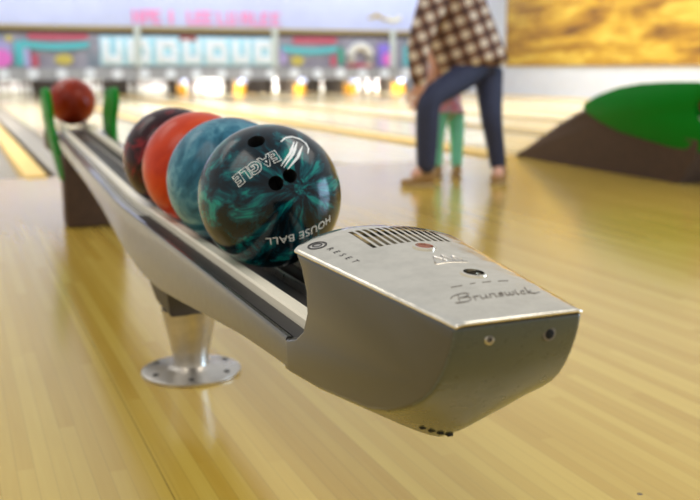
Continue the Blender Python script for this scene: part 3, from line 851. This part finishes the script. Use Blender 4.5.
q = [J(476, 73, 5.22, .175), J(468, 29, 5.22, .205), J(446, -12, 5.2, .15), J(431, 6, 5.02, .082), J(417, 48, 4.96, .062), J(420, 88, 4.99, .046), J(450, -8, 5.38, .08), J(434, 36, 5.42, .06), J(437, 66, 5.38, .046)]
o = skin('plaid_shirt', q, [(0, 1), (1, 2), (2, 3), (3, 4), (4, 5), (2, 6), (6, 7), (7, 8)], plaid(), AD, 2, 1)
q = [J(482, 48, 5.22, .11), J(468, 74, 5.14, .085), J(428, 99, 5.0, .072), J(427, 135, 5.05, .066), J(426, 175, 5.1, .054), J(489, 80, 5.27, .085), J(491, 116, 5.2, .066), J(495, 142, 5.24, .055), J(499, 172, 5.28, .05)]
skin('jeans', q, [(0, 1), (1, 2), (2, 3), (3, 4), (0, 5), (5, 6), (6, 7), (7, 8)], jeans, AD, 2)
bm = bmesh.new(); bmesh.ops.create_uvsphere(bm, u_segments=24, v_segments=16, radius=.115)
hc = at(424, -33, 5.12)-ao
for v in bm.verts: v.co = Vector((v.co.x*.95, v.co.y, v.co.z*1.1))+hc
fin('hair', bm, hairm, AD)
fa0, fb0 = at(434, 178, 5.12), at(401, 182, 5.1); fa0.z = fb0.z = 0
shoe('shoe', fa0, fb0, .09, .085, AD, shoem)
fa0, fb0 = at(503, 174, 5.36), at(495, 180, 5.13); fa0.z = fb0.z = 0
shoe('shoe', fa0, fb0, .09, .085, AD, shoem)

CH = tag(empty('person', at(448, 176, 5.55)), 'small child in turquoise leggings and pink top behind the legs of the bending adult', 'person')
CH.location.z = 0; ao = CH.location.copy()
DC = 5.6
js = [J(448, 104, DC, .075), J(444, 88, DC, .08), J(440, 74, DC, .075), J(438, 65, DC, .035), J(436, 54, DC-.02, .08), J(435, 46, DC-.02, .072),
      J(430, 76, DC-.1, .028), J(424, 88, DC-.15, .022), J(418, 98, DC-.2, .018), J(452, 76, DC+.08, .028), J(452, 90, DC+.1, .022), J(449, 100, DC+.12, .018),
      J(440, 110, DC-.02, .05), J(436, 138, DC-.04, .036), J(437, 168, DC-.02, .026), J(455, 110, DC+.03, .05), J(456, 138, DC, .036), J(456, 168, DC-.02, .026)]
es = [(0, 1), (1, 2), (2, 3), (3, 4), (4, 5), (2, 6), (6, 7), (7, 8), (2, 9), (9, 10), (10, 11), (0, 12), (12, 13), (13, 14), (0, 15), (15, 16), (16, 17)]
hand(js, es, 8, (-.3, .1, -1), .08, CR); hand(js, es, 11, (0, -.1, -1), .08, CR)
skin('body', js, es, skinm, CH, 2)
pinkt = NT('pink_top'); nz = pinkt.noise(pinkt.mapping(), 30, 3)
pinkt.l(pinkt.ramp(nz.outputs['Fac'], [(.4, rgb(214, 130, 150)), (.55, rgb(226, 170, 180)), (.68, rgb(170, 170, 186))]), pinkt.b.inputs['Base Color']); pinkt.b.inputs['Roughness'].default_value = .8
q = [J(449, 100, DC, .09), J(445, 88, DC, .098), J(441, 74, DC, .085), J(430, 76, DC-.1, .042), J(425, 87, DC-.14, .036), J(453, 76, DC+.08, .042), J(453, 90, DC+.1, .036), J(449, 113, DC, .07)]
skin('top', q, [(0, 1), (1, 2), (2, 3), (3, 4), (2, 5), (5, 6), (0, 7)], pinkt.m, CH, 2)
q = [J(448, 104, DC, .055), J(440, 112, DC-.02, .06), J(436.5, 140, DC-.04, .045), J(437, 169, DC-.02, .035), J(456, 112, DC+.03, .06), J(457, 140, DC, .045), J(456.5, 169, DC-.02, .035)]
skin('leggings', q, [(0, 1), (1, 2), (2, 3), (0, 4), (4, 5), (5, 6)], simple('turquoise_leggings', rgb(132, 226, 192), .7, var=.12), CH, 2)
bm = bmesh.new(); bmesh.ops.create_uvsphere(bm, u_segments=20, v_segments=14, radius=.092); hc = at(438, 48, DC)-ao
for v in bm.verts: v.co = v.co+hc
fin('hair', bm, hairm, CH)
for px in (437, 456):
    a_, b_ = at(px+2, 174, DC), at(px-3, 180, DC-.2); a_.z = b_.z = 0
    d_ = (b_-a_).normalized()*.15
    shoe('shoe', a_, a_+d_, .062, .06, CH, shoem)

# ------------------------------------------------------------------ light
def area(name, loc, size, power, col=(1, 1, 1), rot=(0, 0, 0), spread=180):
    d = bpy.data.lights.new(name, 'AREA'); d.shape = 'RECTANGLE'; d.size, d.size_y = size; d.energy = power; d.color = col; d.spread = math.radians(spread)
    o = bpy.data.objects.new(name, d); COL.objects.link(o); o.location = loc; o.rotation_euler = rot; return o
COOL = (.93, .96, 1.0); WARM = (1.0, .95, .87)
for x, y in ((-2.5, 1.0), (3.2, 1.6), (-2.0, 5.5), (7.5, 3.6)):
    area('ceiling_lamp', (x, y, 3.5), (3, 2.4), 48, WARM, spread=125)
for x in (-3.4, 0, 3.4, 6.8, 10.2):
    for y in (7.8, 12.5, 16):
        area('lane_lamp', (x, y, 3.5), (2.4, 2.4), 64 if y < 8 else 118, (1, .99, .97), spread=(150 if x > 6 and y > 13 else 118))
for x in (-1, 2.3, 5.6, 8.9, 11.5):
    area('fascia_fill', (x, YM-1.6, 3.4), (2.4, .3), 40, (.72, .8, 1.0), (math.radians(38), 0, 0))  # added cool fill, no known fixture: brightens the fascia and its floor reflection
for x, pw in ((1.32, 8), (2.96, 8), (4.57, 9), (6.0, 48), (7.65, 36), (9.0, 9), (10.5, 48)):
    area('pin_lamp', (x, YM+.2, .62), (.9, .1), pw, (1, 1, 1), (math.radians(20), 0, 0))
area('ball_highlight_fill', (12.1, -1.2, 1.9), (3.4, 5.0), 420, (.5, .72, 1.0), (0, math.radians(90), 0))  # unseen blue panel, added for the soft highlight on the nearest ball
for y in (8, 12, 16): area('side_wall_fill', (10.6, y, 3.4), (.4, 2.5), 13, COOL, (0, math.radians(-35), 0))  # extra lights put in only to whiten the side wall
W = bpy.data.worlds.new('world'); S.world = W; W.use_nodes = True

wt = W.node_tree; bg = wt.nodes['Background']
tc = wt.nodes.new('ShaderNodeTexCoord'); sp = wt.nodes.new('ShaderNodeSeparateXYZ'); rp = wt.nodes.new('ShaderNodeValToRGB')
wt.links.new(tc.outputs['Generated'], sp.inputs[0]); wt.links.new(sp.outputs[2], rp.inputs[0]); wt.links.new(rp.outputs[0], bg.inputs[0])
rp.color_ramp.elements[0].position = .02; rp.color_ramp.elements[0].color = (.46, .45, .42, 1)
rp.color_ramp.elements[1].position = .75; rp.color_ramp.elements[1].color = (.40, .42, .45, 1)
bg.inputs[1].default_value = 1.2
S.view_settings.view_transform = 'Standard'; S.view_settings.look = 'None'; S.view_settings.gamma = 1; S.view_settings.use_curve_mapping = False
S.view_settings.exposure = 0.15
